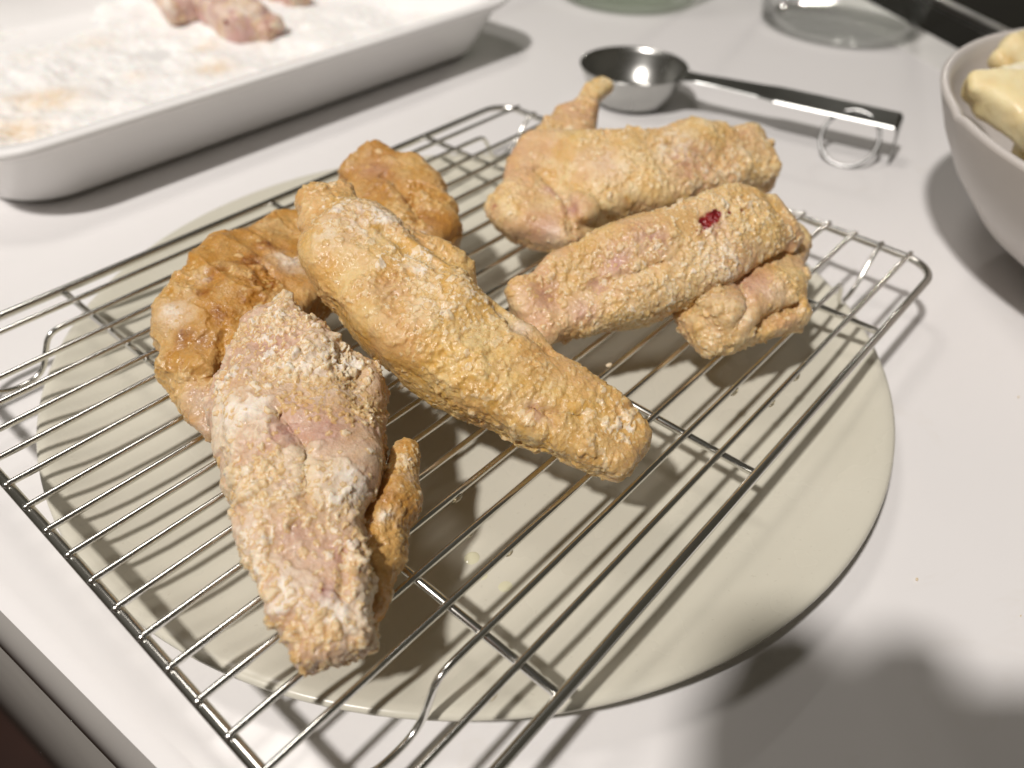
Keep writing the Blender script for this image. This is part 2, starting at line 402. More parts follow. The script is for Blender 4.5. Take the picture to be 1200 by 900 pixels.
for (px_, py_, wi) in [(904, 470, 19), (864, 458, 18), (930, 438, 19), (600, 648, 17), (598, 832, 19), (548, 590, 15), (556, 628, 16)]:
    d = RC @ np.array([(px_ - 600) / F, -(py_ - 450) / F, -1.0]); t = (0 - CU[2]) / d[2]
    drop((CU + t * d)[0], wi, rng.uniform(.10, .16), DL[wi])

# ------------------------------------------------------------------ implicit surfaces -> meshes
def nets(D, o, h):
    s = D < 0
    c = np.zeros(tuple(n - 1 for n in D.shape), np.uint8)
    for a in (0, 1):
        for b in (0, 1):
            for e in (0, 1):
                c += s[a:s.shape[0] - 1 + a, b:s.shape[1] - 1 + b, e:s.shape[2] - 1 + e]
    act = (c > 0) & (c < 8); idx = np.argwhere(act)
    num = np.full(act.shape, -1, np.int64); num[act] = np.arange(len(idx))
    acc = np.zeros((len(idx), 3)); cnt = np.zeros(len(idx))
    cor = [(a, b, e) for a in (0, 1) for b in (0, 1) for e in (0, 1)]
    val = {q: D[idx[:, 0] + q[0], idx[:, 1] + q[1], idx[:, 2] + q[2]] for q in cor}
    for q in cor:
        for ax in range(3):
            if q[ax] == 0:
                r = list(q); r[ax] = 1; r = tuple(r); x, y = val[q], val[r]; hit = (x < 0) != (y < 0)
                t = np.where(hit, x / np.where(hit, x - y, 1), 0)
                p = np.array(q, float)[None, :].repeat(len(idx), 0); p[:, ax] += t
                acc[hit] += p[hit]; cnt[hit] += 1
    V = o + (idx + acc / cnt[:, None]) * h
    Q = []
    for ax in range(3):
        a = [slice(None)] * 3; b = [slice(None)] * 3; a[ax] = slice(0, -1); b[ax] = slice(1, None)
        sa, sb = s[tuple(a)], s[tuple(b)]; e = np.argwhere(sa != sb); flip = sa[sa != sb]
        u, v = [(1, 2), (2, 0), (0, 1)][ax]
        ok = (e[:, u] > 0) & (e[:, v] > 0) & (e[:, u] < D.shape[u] - 1) & (e[:, v] < D.shape[v] - 1); e = e[ok]; flip = flip[ok]
        def nb(du, dv):
            k = e.copy(); k[:, u] -= du; k[:, v] -= dv; return num[k[:, 0], k[:, 1], k[:, 2]]
        q = np.stack([nb(1, 1), nb(0, 1), nb(0, 0), nb(1, 0)], 1); q[~flip] = q[~flip][:, ::-1]; Q.append(q)
    return V, np.vstack(Q)
def normals(V, Q):
    fn = np.cross(V[Q[:, 2]] - V[Q[:, 0]], V[Q[:, 3]] - V[Q[:, 1]]); N = np.zeros_like(V)
    for k in range(4):
        for ax in range(3): N[:, ax] += np.bincount(Q[:, k], fn[:, ax], len(V))
    return N / np.maximum(np.linalg.norm(N, axis=1), 1e-12)[:, None]
TOCAM = np.array([-.75, -.66, 0.0])
def field(chains, lo, h, shape, flat, k, tilt=None):
    """tilt None: round limbs; else rounded-slab cross-section whose broad face leans by tilt"""
    X = [(lo[i] + np.arange(shape[i]) * h).astype(np.float32) for i in range(3)]
    x, y, z = X[0][:, None, None], X[1][None, :, None], X[2][None, None, :]
    D = None
    for ch in chains:
        pairs = list(zip(ch[:-1], ch[1:])) if len(ch) > 1 else [(ch[0], ch[0] if len(ch[0]) else ch[0])]
        for (a, ra), (b, rb) in pairs:
            px, py, pz = x - np.float32(a[0]), y - np.float32(a[1]), z - np.float32(a[2])
            d_ = np.asarray(b, float) - np.asarray(a, float); L = np.linalg.norm(d_)
            if tilt is None:
                L2 = L * L + 1e-9
                t = np.clip((px * np.float32(d_[0]) + py * np.float32(d_[1]) + pz * np.float32(d_[2])) / np.float32(L2), 0, 1)
                d = np.sqrt((px - d_[0] * t) ** 2 + (py - d_[1] * t) ** 2 + (pz - d_[2] * t) ** 2) - (ra + (rb - ra) * t)
            else:
                e0 = d_ / L if L > 1e-6 else np.array([1.0, 0, 0]); up = np.array([0, 0, 1.0]) + TOCAM * tilt
                up = up - e0 * (up @ e0); up /= np.linalg.norm(up); sd = np.cross(e0, up)
                f32 = lambda v: (px * np.float32(v[0]) + py * np.float32(v[1]) + pz * np.float32(v[2]))
                u = f32(e0); t = np.clip(u / np.float32(max(L, 1e-6)), 0, 1)
                q = np.abs(u - t * np.float32(L)); w = np.abs(f32(sd)); v = np.abs(f32(up)) * np.float32(1 / flat)
                q = q * q; w = w * w; v = v * v
                d = np.sqrt(np.sqrt(q * q + w * w + v * v)) - np.float32(ra) - np.float32(rb - ra) * t
            if D is None: D = d
            else:
                g = np.clip(.5 + .5 * (D - d) / k, 0, 1); D = D + (d - D) * g - k * g * (1 - g)
    return D
def balls(lst, rs=1.0):
    out = []
    for ch in lst:
        c = []
        for (x, y, rp, z) in ch:
            p = at(x, y, z); c.append((p, rs * rp * depth(p) / F))
        out.append(c)
    return out
def meat(name, chains, mat, label, cat, group, paint=(), crumbs=(), flat=.74, k=.5, tilt=.3, carve=(), h=.044, floor_z=.19, rough=1.0, seed=1, crumb_n=90, crumb_size=(.04, .09),
         crumb_tone=(.1, .9), parent=None, extra=None, brown0=0.0, wrinkle=0.0, grain=1.0, crumbs_on=1.0, rs=.905):
    """A lumpy piece: smooth union of tapered capsules, crumbs welded on, crust displaced."""
    r = np.random.default_rng(seed)
    ch = balls(chains, rs)
    pts = np.array([p for c in ch for p, _ in c]); rad = np.array([q for c in ch for _, q in c])
    # sit on what carries it: nothing goes below floor_z
    lo = (pts - rad[:, None]).min(0) - .7; hi = (pts + rad[:, None]).max(0) + .7
    lo[2] = max(lo[2], floor_z - .35) if floor_z is not None else lo[2]
    def grid(hh):
        shp = tuple(int(math.ceil((hi[i] - lo[i]) / hh)) + 1 for i in range(3)); D = field(ch, lo, hh, shp, flat, k, tilt)
        if floor_z is not None:
            Z = (lo[2] + np.arange(shp[2]) * hh)[None, None, :]; fl = floor_z - Z; kk = .35
            g = np.clip(.5 + .5 * (fl - D) / kk, 0, 1); D = D + (fl - D) * g + kk * g * (1 - g)
        return D.astype(np.float32)
    Vc, Qc = nets(grid(.22), lo, .22); Nc = normals(Vc, Qc)
    PXc, dc = pix(Vc)
    D = grid(h); T = np.zeros(D.shape, np.float32)
    def hit(x, y):
        e = np.hypot(PXc[:, 0] - x, PXc[:, 1] - y); near = e < max(9, e.min() + 4)
        i = np.where(near)[0]; i = i[np.argmin(dc[i])]; return Vc[i], Nc[i]
    crumbly = []
    for (x, y, spread, n, s0, s1, t0, t1) in crumbs:
        c0, _ = hit(x, y); crumbly.append((c0, 1.9 * spread * depth(c0) / F, min(1.0, n * (s0 + s1) ** 2 * 60 / spread ** 2 * 6), s1, (t0 + t1) / 2))
    for (path, rp) in carve:
        Pc = [hit(x, y)[0] for x, y in path]
        for a, b in zip(Pc[:-1], Pc[1:]):
            ru = rp * depth(a) / F; R_ = ru + .3
            i0 = np.maximum(((np.minimum(a, b) - R_ - lo) / h).astype(int), 0); i1 = np.minimum(((np.maximum(a, b) + R_ - lo) / h).astype(int) + 2, D.shape)
            sl = tuple(slice(p, q) for p, q in zip(i0, i1))
            e = -field([[(a, ru), (b, ru)]], lo + i0 * h, h, tuple(i1 - i0), 1, .1)
            dd = D[sl]; kk = .22; g = np.clip(.5 + .5 * (e - dd) / kk, 0, 1); D[sl] = dd + (e - dd) * g + kk * g * (1 - g)
    V, Q = nets(D, lo, h)
    gi = np.clip(((V - lo) / h + .5).astype(int), 0, np.array(D.shape) - 1); tone = T[gi[:, 0], gi[:, 1], gi[:, 2]]
    N = normals(V, Q)
    big = fbm(V, 2.8, 2, seed); mid = fbm(V, 1.0, 3, seed + 11); rid = 1 - 2.2 * np.abs(fbm(V, 2.4, 2, seed + 15))
    patch = np.clip(fbm(V, 1.5, 3, seed + 21) * 3.0 + .40, 0, 1)      # where the crust is craggy rather than smooth
    Vw = V + .12 * np.stack([fbm(V, .4, 2, seed + 61), fbm(V, .4, 2, seed + 62), fbm(V, .4, 2, seed + 63)], 1)
    b1 = np.abs(fbm(Vw, .7, 3, seed + 31)); f1 = fbm(Vw, .22, 3, seed + 35); g1 = vnoise(V, .10, seed + 37); g2 = vnoise(V, .17, seed + 39)
    st = lambda v, c, q: 1 / (1 + np.exp(-(v - c) * q))
    crag = .13 * (b1 - .2) + .065 * f1
    tf = fbm(Vw, 1.3, 5, seed + 41); tf2 = fbm(Vw, .42, 4, seed + 45); tf3 = fbm(Vw, .2, 3, seed + 47)
    flake = .10 * (st(tf, .08, 55) - .5) + patch * (.055 * st(tf2, .12, 50) + .032 * st(tf3, .18, 40)) + .025 * st(tf3, .3, 40)
    disp = .30 * big + .10 * rid + .08 * mid + rough * (patch * crag + (1 - patch) * .22 * crag + flake) + grain * (.25 + .75 * patch) * (.034 * g1 + .026 * g2)
    # crumbs: angular chips of two sizes, dense where the crust is crumbly
    cm = np.full(len(V), .015 + .055 * patch); tn = np.full(len(V), np.mean(crumb_tone))
    for (c0, ru, dens, sz, tt) in crumbly:
        w = np.exp(-(np.linalg.norm(V - c0, axis=1) / ru) ** 2); cm = np.maximum(cm, w * (.10 + .36 * dens)); tn = tn + (tt - tn) * np.clip(w * 1.3, 0, 1)
    for sc, sd_, amp in ((.55, 69, .40), (.30, 71, .42), (.18, 73, .42), (.11, 77, .42)):
        Vc_ = V + .25 * sc * np.stack([vnoise(V, sc * .5, seed + sd_ + q) for q in (0, 1, 2)], 1)
        rid_, ed = cells(Vc_, sc, seed + sd_); on = (rid_ < cm * (.2 if sc > .5 else .6 if sc > .25 else 1)).astype(float); hgt = .4 + .6 * (rid_ * 977.0 % 1.0)
        up_ = on * hgt * st(ed, .10, 30)
        disp = disp + crumbs_on * amp * sc * .62 * up_; tone = np.where(up_ > .25, np.clip(tn + (rid_ * 371.0 % 1.0 - .5) * .55, .03, 1), tone)
    thick = np.clip(.5 + 2.6 * (flake + .6 * patch * crag), 0, 1)      # thick crust is paler, thin crust lets the meat show
    if wrinkle: disp += wrinkle * (1 - np.abs(fbm(V * np.array([1.0, .6, 1.0]), .8, 2, seed + 51)) * 3)
    V = V + N * disp[:, None]
    zones = np.zeros((len(V), 4)); marks = np.zeros((len(V), 4)); zones[:, 0] = brown0
    marks[:, 1] = tone; marks[:, 3] = thick
    for (chn, x, y, rp, st) in paint:
        c, _ = hit(x, y); ru = rp * depth(c) / F
        w = st * np.exp(-(np.linalg.norm(V - c, axis=1) / ru) ** 2 * 1.2)
        tgt, ci = {'brown': (zones, 0), 'flour': (zones, 1), 'pink': (zones, 2), 'blood': (marks, 0), 'fat': (marks, 2)}[chn]
        tgt[:, ci] = np.clip(np.maximum(tgt[:, ci], w) if st > 0 else tgt[:, ci] + w, 0, 1)
    if extra: V = extra(V)
    o = mk(name, V, Q, mat, parent, label if parent is None else None, cat if parent is None else None, group if parent is None else None)
    for nm, arr in (('zones', zones), ('marks', marks)):
        at_ = o.data.attributes.new(nm, 'FLOAT_COLOR', 'POINT'); at_.data.foreach_set('color', arr.astype(np.float32).ravel())
    return o
G_W = 'fried chicken pieces on the rack'
# browned hump behind
meat('fried_chicken_piece', [[(440, 208, 40, 2.4), (468, 232, 48, 2.1), (490, 272, 46, 1.7), (478, 312, 42, 1.4)], [(430, 248, 42, 1.9), (470, 285, 42, 1.5)]], CRUSTB,
     'browned chicken piece propped behind the long golden piece, its rounded end up', 'fried chicken', G_W, seed=3, brown0=.12, crumb_n=40, crumb_tone=(.05, .4), rough=.7, grain=.5, crumbs_on=.6,
     carve=[([(455, 195), (478, 225), (490, 250)], 5)],
     paint=[('brown', 440, 205, 36, .45), ('brown', 455, 215, 26, .6), ('brown', 480, 230, 14, .8), ('brown', 508, 250, 30, .6), ('flour', 505, 290, 24, 1), ('flour', 500, 275, 20, .6), ('fat', 500, 302, 12, .5), ('pink', 435, 188, 24, .6)])
# browned piece on the left
meat('fried_chicken_piece', [[(335, 292, 44, 1.7), (290, 325, 58, 1.8), (246, 376, 60, 1.7), (230, 420, 46, 1.4)], [(335, 345, 52, 1.5), (280, 390, 58, 1.5)], [(240, 462, 32, .9), (258, 496, 26, .8)]], CRUSTB,
     'deep golden brown chicken piece with wrinkled skin lying under two other pieces', 'fried chicken', G_W, seed=5, brown0=.12, crumb_tone=(.05, .4), wrinkle=.05, grain=.5, rough=.7, crumbs_on=.6, crumb_n=45, tilt=.4,
     carve=[([(262, 385), (268, 410), (262, 440)], 6), ([(300, 300), (325, 320)], 3)],
     paint=[('brown', 290, 300, 26, 1), ('brown', 318, 280, 22, 1), ('brown', 315, 325, 30, 1), ('brown', 252, 318, 16, 1), ('brown', 242, 332, 14, 1), ('brown', 300, 345, 24, .9), ('brown', 212, 388, 18, 1), ('brown', 240, 395, 20, .6), ('brown', 262, 360, 22, .8), ('fat', 232, 470, 24, .8), ('fat', 245, 492, 22, .8), ('pink', 228, 455, 14, .7), ('flour', 345, 300, 20, .9), ('flour', 200, 360, 20, .7), ('flour', 240, 320, 16, .5)])
# floury front piece
wA = meat('fried_chicken_piece', [[(322, 394, 44, 2.9), (338, 442, 68, 2.4), (350, 520, 74, 2.0), (356, 600, 72, 1.7), (371, 680, 64, 1.5), (383, 732, 52, 1.3)],
     [(306, 475, 60, 1.9), (312, 545, 48, 1.6)], [(404, 462, 52, 2.1), (394, 550, 54, 2.0)]], CRUSTF,
     'pale chicken piece caked with dry white flour and crumbs, pink meat showing', 'fried chicken', G_W, seed=8, rs=.89, crumb_n=110, rough=.7, crumbs_on=1.6, crumb_tone=(.35, 1.0), tilt=.25,
     carve=[([(335, 480), (352, 520), (360, 570)], 9), ([(412, 640), (405, 690)], 5)],
     crumbs=[(285, 382, 10, 14, .2, .34, .5, .75), (278, 392, 8, 9, .2, .3, .2, .4), (330, 368, 22, 26, .07, .2, .6, 1), (395, 428, 28, 60, .07, .24, .6, 1), (350, 425, 25, 22, .06, .2, .7, 1), (430, 468, 14, 22, .08, .22, .3, .9),
             (270, 440, 14, 26, .05, .14, .8, 1), (355, 465, 16, 4, .14, .22, .1, .4), (390, 470, 20, 6, .12, .2, .1, .4), (310, 560, 22, 22, .05, .16, .4, 1), (350, 580, 30, 16, .05, .14, .3, 1), (300, 640, 16, 22, .06, .18, .7, 1),
             (420, 660, 14, 16, .08, .2, .3, .9), (360, 740, 34, 20, .08, .2, .2, .8), (400, 600, 30, 12, .06, .14, .4, 1)],
     paint=[('pink', 340, 500, 32, .9), ('pink', 375, 500, 28, .9), ('pink', 320, 400, 24, .7), ('pink', 390, 640, 26, .9), ('pink', 345, 620, 26, .6), ('pink', 385, 690, 18, 1), ('pink', 330, 560, 20, .5), ('flour', 280, 470, 40, .9), ('flour', 400, 440, 40, .9), ('flour', 300, 620, 40, .8),
            ('flour', 320, 700, 40, .8), ('flour', 400, 720, 40, .6), ('flour', 420, 560, 40, .6), ('brown', 340, 740, 30, .25), ('brown', 400, 768, 24, .5), ('blood', 374, 684, 6, .5), ('blood', 392, 668, 5, .5)])
meat('skin_flap', [[(478, 532, 17, 1.5), (462, 585, 26, 1.3), (440, 645, 30, 1.1), (428, 700, 24, .9)], [(450, 585, 28, 1.1), (426, 640, 36, 1.0)]], CRUSTB, None, None, None, seed=11, parent=wA, brown0=.05, crumb_n=30, tilt=None, rough=.5, rs=1.0,
     crumbs=[(480, 528, 9, 20, .06, .2, .6, .9)], paint=[('brown', 446, 575, 20, .5), ('flour', 482, 550, 28, 1), ('flour', 465, 600, 20, .7), ('pink', 430, 700, 15, .6)])
# long middle piece
meat('fried_chicken_piece', [[(393, 252, 38, 4.2), (422, 308, 62, 3.7), (478, 362, 68, 3.2), (548, 415, 66, 2.5), (620, 462, 58, 1.9), (680, 497, 47, 1.5), (712, 515, 40, 1.3)], [(440, 290, 42, 3.8), (505, 332, 46, 3.2)]], CRUSTG,
     'long smooth golden chicken piece lying diagonally across the middle of the rack', 'fried chicken', G_W, seed=14, floor_z=.19, crumb_n=40, rough=.36, crumbs_on=.9, crumb_tone=(.15, .75), tilt=.35,
     carve=[([(585, 348), (612, 378), (645, 405)], 7), ([(620, 470), (650, 482), (680, 480)], 6), ([(455, 262), (490, 285), (520, 305)], 6)],
     crumbs=[(370, 214, 9, 12, .1, .24, .2, .6), (545, 290, 11, 14, .1, .26, .05, .35), (535, 350, 34, 36, .06, .18, .4, .9), (705, 520, 30, 60, .08, .24, .1, .7), (725, 490, 16, 24, .08, .2, .5, 1), (640, 440, 28, 24, .06, .16, .1, .6), (560, 480, 40, 14, .05, .13, .1, .6), (400, 245, 22, 18, .05, .14, .6, 1), (470, 285, 20, 14, .05, .16, .6, 1), (690, 555, 14, 12, .08, .2, .1, .5)],
     paint=[('flour', 440, 255, 36, .9), ('flour', 530, 340, 40, .8), ('flour', 380, 270, 26, .6), ('flour', 495, 300, 26, .8), ('flour', 560, 330, 20, .7), ('pink', 400, 250, 26, .5), ('pink', 450, 330, 40, .4), ('pink', 635, 480, 20, .8), ('pink', 655, 490, 14, .9), ('fat', 614, 375, 15, .9), ('fat', 600, 358, 10, .8),
            ('brown', 630, 430, 30, .3), ('brown', 700, 530, 30, .4), ('brown', 430, 400, 26, .3), ('brown', 560, 490, 40, .25)])
# piece under, on the right
meat('fried_chicken_piece', [[(850, 360, 46, 1.3), (888, 330, 50, 1.4), (902, 296, 42, 1.5)], [(836, 392, 24, .8), (905, 365, 38, 1.0)], [(820, 362, 26, 1.0), (850, 350, 40, 1.2)]], CRUST,
     'small pale chicken piece tucked beneath the piece with the red blood spot', 'fried chicken', G_W, seed=17, crumb_n=50, rough=.65, crumbs_on=1.3, tilt=.4, crumbs=[(833, 405, 10, 16, .08, .22, .3, .7), (930, 340, 9, 12, .08, .2, .2, .5)],
     carve=[([(895, 385), (915, 368), (940, 358)], 8), ([(868, 325), (880, 350), (872, 385)], 6)],
     paint=[('pink', 880, 330, 36, .7), ('fat', 910, 335, 14, .8), ('flour', 870, 365, 26, .5), ('brown', 835, 340, 24, .5), ('brown', 925, 360, 20, .35)])
# upper right piece
meat('fried_chicken_piece', [[(642, 206, 52, 1.8), (700, 216, 57, 1.8), (760, 211, 54, 1.9), (820, 199, 51, 2.0), (868, 191, 44, 2.0)], [(622, 246, 43, 1.4), (658, 262, 40, 1.3)], [(658, 165, 30, 2.1), (670, 148, 22, 2.3), (684, 128, 11, 2.9), (692, 112, 10, 3.2), (706, 102, 9, 3.3)], [(605, 245, 20, 1.5), (580, 240, 10, 1.5)]], CRUST,
     'pale golden chicken piece with a folded joint and a small knob of crust sticking up', 'fried chicken', G_W, seed=21, rs=.91, crumb_n=55, rough=.42, crumbs_on=1.0, crumb_tone=(.3, .8), k=.35, tilt=.5,
     carve=[([(632, 192), (655, 208), (668, 232), (674, 262)], 7), ([(674, 262), (692, 272), (720, 262)], 8), ([(790, 165), (830, 178), (860, 205)], 5)],
     crumbs=[(690, 112, 8, 16, .08, .22, .3, .6), (880, 180, 22, 44, .07, .22, .3, .8), (755, 152, 20, 18, .08, .22, .3, .6), (640, 138, 12, 14, .08, .2, .3, .6), (850, 210, 26, 20, .06, .18, .4, .9), (700, 150, 14, 12, .06, .18, .4, .8)],
     paint=[('pink', 655, 215, 14, 1), ('pink', 668, 235, 12, 1), ('fat', 664, 222, 9, .7), ('pink', 630, 270, 24, .6), ('fat', 640, 275, 16, .6), ('brown', 690, 270, 12, .7), ('brown', 690, 130, 18, .2), ('blood', 576, 243, 7, .7), ('pink', 800, 175, 34, .5), ('flour', 790, 165, 28, .6), ('flour', 720, 190, 30, .4), ('blood', 873, 184, 4, .4)])
# blood-spotted piece
meat('fried_chicken_piece', [[(644, 358, 46, 1.5), (690, 340, 53, 1.8), (750, 319, 55, 2.2), (810, 295, 55, 2.7), (858, 272, 49, 3.0), (888, 266, 38, 3.0)], [(905, 274, 26, 2.8), (922, 284, 15, 2.6)]], CRUST,
     'pale chicken piece marked with a dark red blood spot near its end', 'fried chicken', G_W, seed=27, carve=[([(700, 330), (735, 318), (770, 300)], 4)], rs=.93, crumb_n=60, rough=.46, crumbs_on=1.1, crumb_tone=(.3, .9), tilt=.7,
     crumbs=[(614, 325, 9, 14, .1, .22, .2, .5), (850, 300, 24, 50, .07, .24, .5, 1), (905, 265, 20, 34, .08, .24, .3, .8), (760, 350, 34, 26, .06, .18, .4, .9), (820, 238, 28, 20, .06, .18, .4, .8), (680, 298, 20, 12, .08, .2, .1, .5), (740, 370, 30, 16, .06, .18, .4, .9)],
     paint=[('blood', 831, 256, 11, .9), ('blood', 827, 264, 9, .9), ('blood', 824, 271, 7, .8), ('blood', 835, 249, 10, .9), ('blood', 840, 243, 8, .9), ('blood', 868, 242, 7, .7), ('blood', 860, 243, 6, .65), ('pink', 760, 275, 30, .9), ('pink', 720, 300, 30, .85), ('pink', 700, 325, 16, 1), ('pink', 690, 360, 22, .7), ('pink', 640, 340, 24, .6), ('brown', 704, 322, 8, .6), ('flour', 850, 300, 36, .8), ('flour', 780, 345, 34, .5), ('brown', 640, 330, 20, .35), ('flour', 778, 248, 5, 1), ('pink', 832, 258, 20, .9), ('pink', 840, 262, 30, .4)])

# ------------------------------------------------------------------ white tray with flour
def rrect(x0, x1, y0, y1, r, z, n=10):
    out = []
    for cx, cy, a in ((x1 - r, y1 - r, 0), (x0 + r, y1 - r, 90), (x0 + r, y0 + r, 180), (x1 - r, y0 + r, 270)):
        for k in range(n + 1):
            t = math.radians(a + 90 * k / n); out.append((cx + r * math.cos(t), cy + r * math.sin(t), z))
    return out
def loft(rings, cap0=True, cap1=True):
    V = []; Fc = []; n = len(rings[0])
    for q in rings: V += q
    for i in range(len(rings) - 1):
        for k in range(n): Fc.append((i * n + k, i * n + (k + 1) % n, (i + 1) * n + (k + 1) % n, (i + 1) * n + k))
    if cap0: Fc.append(tuple(range(n))[::-1])
    if cap1: Fc.append(tuple(range((len(rings) - 1) * n, len(rings) * n)))
    return np.array(V, float), Fc
X0, X1, Y0, Y1 = 6.4, 46.2, 9.9, 42.0
def tr(d, z, r): return rrect(X0 + d, X1 - d, Y0 + d, Y1 - d, r, z)
V, Fc = loft([tr(3.4, -2.99, 2.6), tr(2.7, -2.9, 3.0), tr(2.2, -2.5, 3.2), tr(.9, .2, 3.6), tr(.25, .7, 3.8), tr(.02, .95, 3.9), tr(0, 1.12, 3.9), tr(.12, 1.24, 3.85), tr(.4, 1.27, 3.7), tr(.85, 1.2, 3.6), tr(1.2, .9, 3.4), tr(1.9, -.6, 3.1), tr(2.9, -2.1, 2.7), tr(4.0, -2.35, 2.4)])
mk('serving_tray', V, Fc, TRAYM, label='white rectangular ceramic tray with rounded corners holding flour', cat='tray')
nx, ny = 330, 250
gx, gy = np.meshgrid(np.linspace(X0 + 2.4, X1 - 2.4, nx), np.linspace(Y0 + 2.4, Y1 - 2.4, ny), indexing='ij')
P = np.stack([gx.ravel(), gy.ravel(), np.zeros(gx.size)], 1)
H = -1.9 + .05 * np.abs(fbm(P, .3, 2, 66)) + .55 * np.clip(fbm(P, 7, 2, 60) + .25, -.3, 1) + .28 * fbm(P, 1.7, 3, 61) + .30 * np.clip(.55 - worley(P, .9, 62), 0, 1) * np.clip(fbm(P, 4, 2, 63) * 2 + .5, 0, 1) + .04 * fbm(P, .4, 2, 64)
edge = np.minimum(np.minimum(P[:, 0] - X0 - 2.4, X1 - 2.4 - P[:, 0]), np.minimum(P[:, 1] - Y0 - 2.4, Y1 - 2.4 - P[:, 1]))
H += .5 * np.exp(-edge / 1.0)
for (x, y, rp, dp) in ((40, 15, 110, 1.1), (330, 60, 40, .5), (180, 60, 30, .4), (480, 20, 60, .6)):      # scraped, thinly covered spots
    c = at(x, y, -2.0); H -= dp * np.exp(-(np.hypot(P[:, 0] - c[0], P[:, 1] - c[1]) / (rp * depth(c) / F)) ** 2)
P[:, 2] = np.maximum(H, -2.6)
cxx = np.maximum(np.maximum(X0 + 5.2 - P[:, 0], P[:, 0] - X1 + 5.2), 0); cyy = np.maximum(np.maximum(Y0 + 5.2 - P[:, 1], P[:, 1] - Y1 + 5.2), 0); inn = np.hypot(cxx, cyy) < 2.7
Fc = [(i * ny + j, (i + 1) * ny + j, (i + 1) * ny + j + 1, i * ny + j + 1) for i in range(nx - 1) for j in range(ny - 1) if inn[i * ny + j] and inn[(i + 1) * ny + j + 1]]
fo = mk('flour', P, Fc, FLOUR, kind='stuff', label='clumpy white flour spread over the tray with tan damp crumbs', cat='flour')
z = np.zeros((len(P), 4))
for (x, y, rp, st) in [(60, 122, 34, 1), (20, 160, 36, 1), (30, 118, 24, .9), (250, 80, 24, .9), (240, 55, 14, .8), (40, 20, 10, .5), (110, 45, 24, .35), (160, 90, 14, .4)]:
    c = at(x, y, -1.9); z[:, 0] = np.maximum(z[:, 0], st * np.exp(-(np.linalg.norm((P - c)[:, :2], axis=1) / (rp * depth(c) / F)) ** 2))
a = fo.data.attributes.new('zones', 'FLOAT_COLOR', 'POINT'); a.data.foreach_set('color', z.astype(np.float32).ravel())
G_R = 'raw floured pieces in the tray'
meat('raw_chicken_piece', [[(262, 8, 30, -.7), (285, 22, 30, -.8), (310, 32, 20, -1.2)]], RAWM, 'raw floured chicken piece with a dark bruise lying in the flour tray', 'raw chicken', G_R, seed=31, h=.1, floor_z=-2.3, crumb_n=40, crumb_tone=(.7, 1), crumb_size=(.1, .2), rough=.6, crumbs_on=.4, tilt=.2,
     paint=[('pink', 260, 30, 14, .8), ('blood', 256, 31, 5, .75), ('pink', 310, 20, 20, .6), ('brown', 330, 34, 12, .4), ('flour', 285, 20, 20, .5)])
meat('raw_chicken_piece', [[(205, -10, 26, -.8), (212, 8, 22, -1.0)]], RAWM, 'pink raw chicken piece lying in the flour beside the bruised one', 'raw chicken', G_R, seed=33, h=.1, floor_z=-2.3, crumb_n=20, crumb_tone=(.7, 1), crumb_size=(.1, .2), rough=.6, crumbs_on=.4, tilt=.2, paint=[('pink', 210, 10, 30, .6), ('flour', 200, 5, 16, .6)])
meat('raw_chicken_piece', [[(325, -20, 28, -.8), (345, -4, 18, -1.2)]], RAWM, 'raw chicken piece at the back of the flour tray, mostly floured', 'raw chicken', G_R, seed=35, h=.1, floor_z=-2.3, crumb_n=20, crumb_tone=(.7, 1), crumb_size=(.1, .2), rough=.6, crumbs_on=.4, tilt=.2, paint=[('flour', 330, 2, 20, .6), ('brown', 345, 8, 12, .4)])

# ------------------------------------------------------------------ measuring spoon with ring
SC = np.array([43.7, -1.1]); SZ = -.62
sp = empty('measuring_spoon', (44.2, -1.1, -3), 'stainless steel measuring scoop with bent handle end lying on the counter', 'measuring spoon')
V, Fc = lathe([(0, -2.98), (1.9, -2.98), (2.35, -2.9), (2.75, -2.55), (3.2, -1.5), (3.5, -.8), (3.6, SZ), (3.59, SZ + .05), (3.52, SZ + .03), (3.42, -.9), (3.05, -1.55), (2.6, -2.55), (2.2, -2.78), (1.8, -2.84), (0, -2.84)], SC, 72)
mk('scoop', V, Fc, SPOON, sp)
hd = np.array([47.05, -17.6]) - SC; hl = np.linalg.norm(hd); hd /= hl; hn = np.array([-hd[1], hd[0]])
rows = []
for s, w, z, tz in [(3.2, 1.4, SZ - .10, 0), (3.65, 1.0, SZ - .02, 0), (4.5, .7, SZ + .05, 0), (6, .52, SZ + .1, 0), (8.5, .56, SZ + .12, 0), (9.6, .82, SZ + .12, 0), (hl - 1.5, .80, SZ + .12, 0), (hl - .15, .80, SZ + .12, 0), (hl, .78, SZ + .02, 1), (hl + .06, .76, SZ - .2, 1), (hl + .12, .72, -1.9, 1), (hl + .16, .6, -2.98, 1)]:
    row = []
    for sd, up in ((-1, 0), (-.92, 1), (.92, 1), (1, 0)):
        th = .06
        s_ = s + (th * up if tz else 0); z_ = z + (0 if tz else th * up)
        p = SC + hd * s_ + hn * w * sd; row.append((p[0], p[1], max(z_ + .2 * sd * min(1, max(0, (s - 4) / 3)) * (z > -1.5), -2.985)))
    rows.append(row)
V, Fc = loft(rows); mk('handle', V, Fc, mat_steel('handle_steel', (.34, .345, .335), .26, .34), sp, smooth=False)
rc = np.array([*(SC + hd * (hl - 3.0)), 0]); 
P0, P1, P2 = at(968, 150, -1.9), at(1018, 160, -1.9), at(992, 195, -2.92)
top = np.array([*(SC + hd * (hl - 2.7)), SZ + .18]); bot = P2; ctr = (top + bot) / 2; ax1 = (top - bot) / 2; R_r = np.linalg.norm(ax1); ax1 /= R_r
ax2 = np.array([*hd, 0]); ax2 -= ax1 * (ax2 @ ax1); ax2 /= np.linalg.norm(ax2)
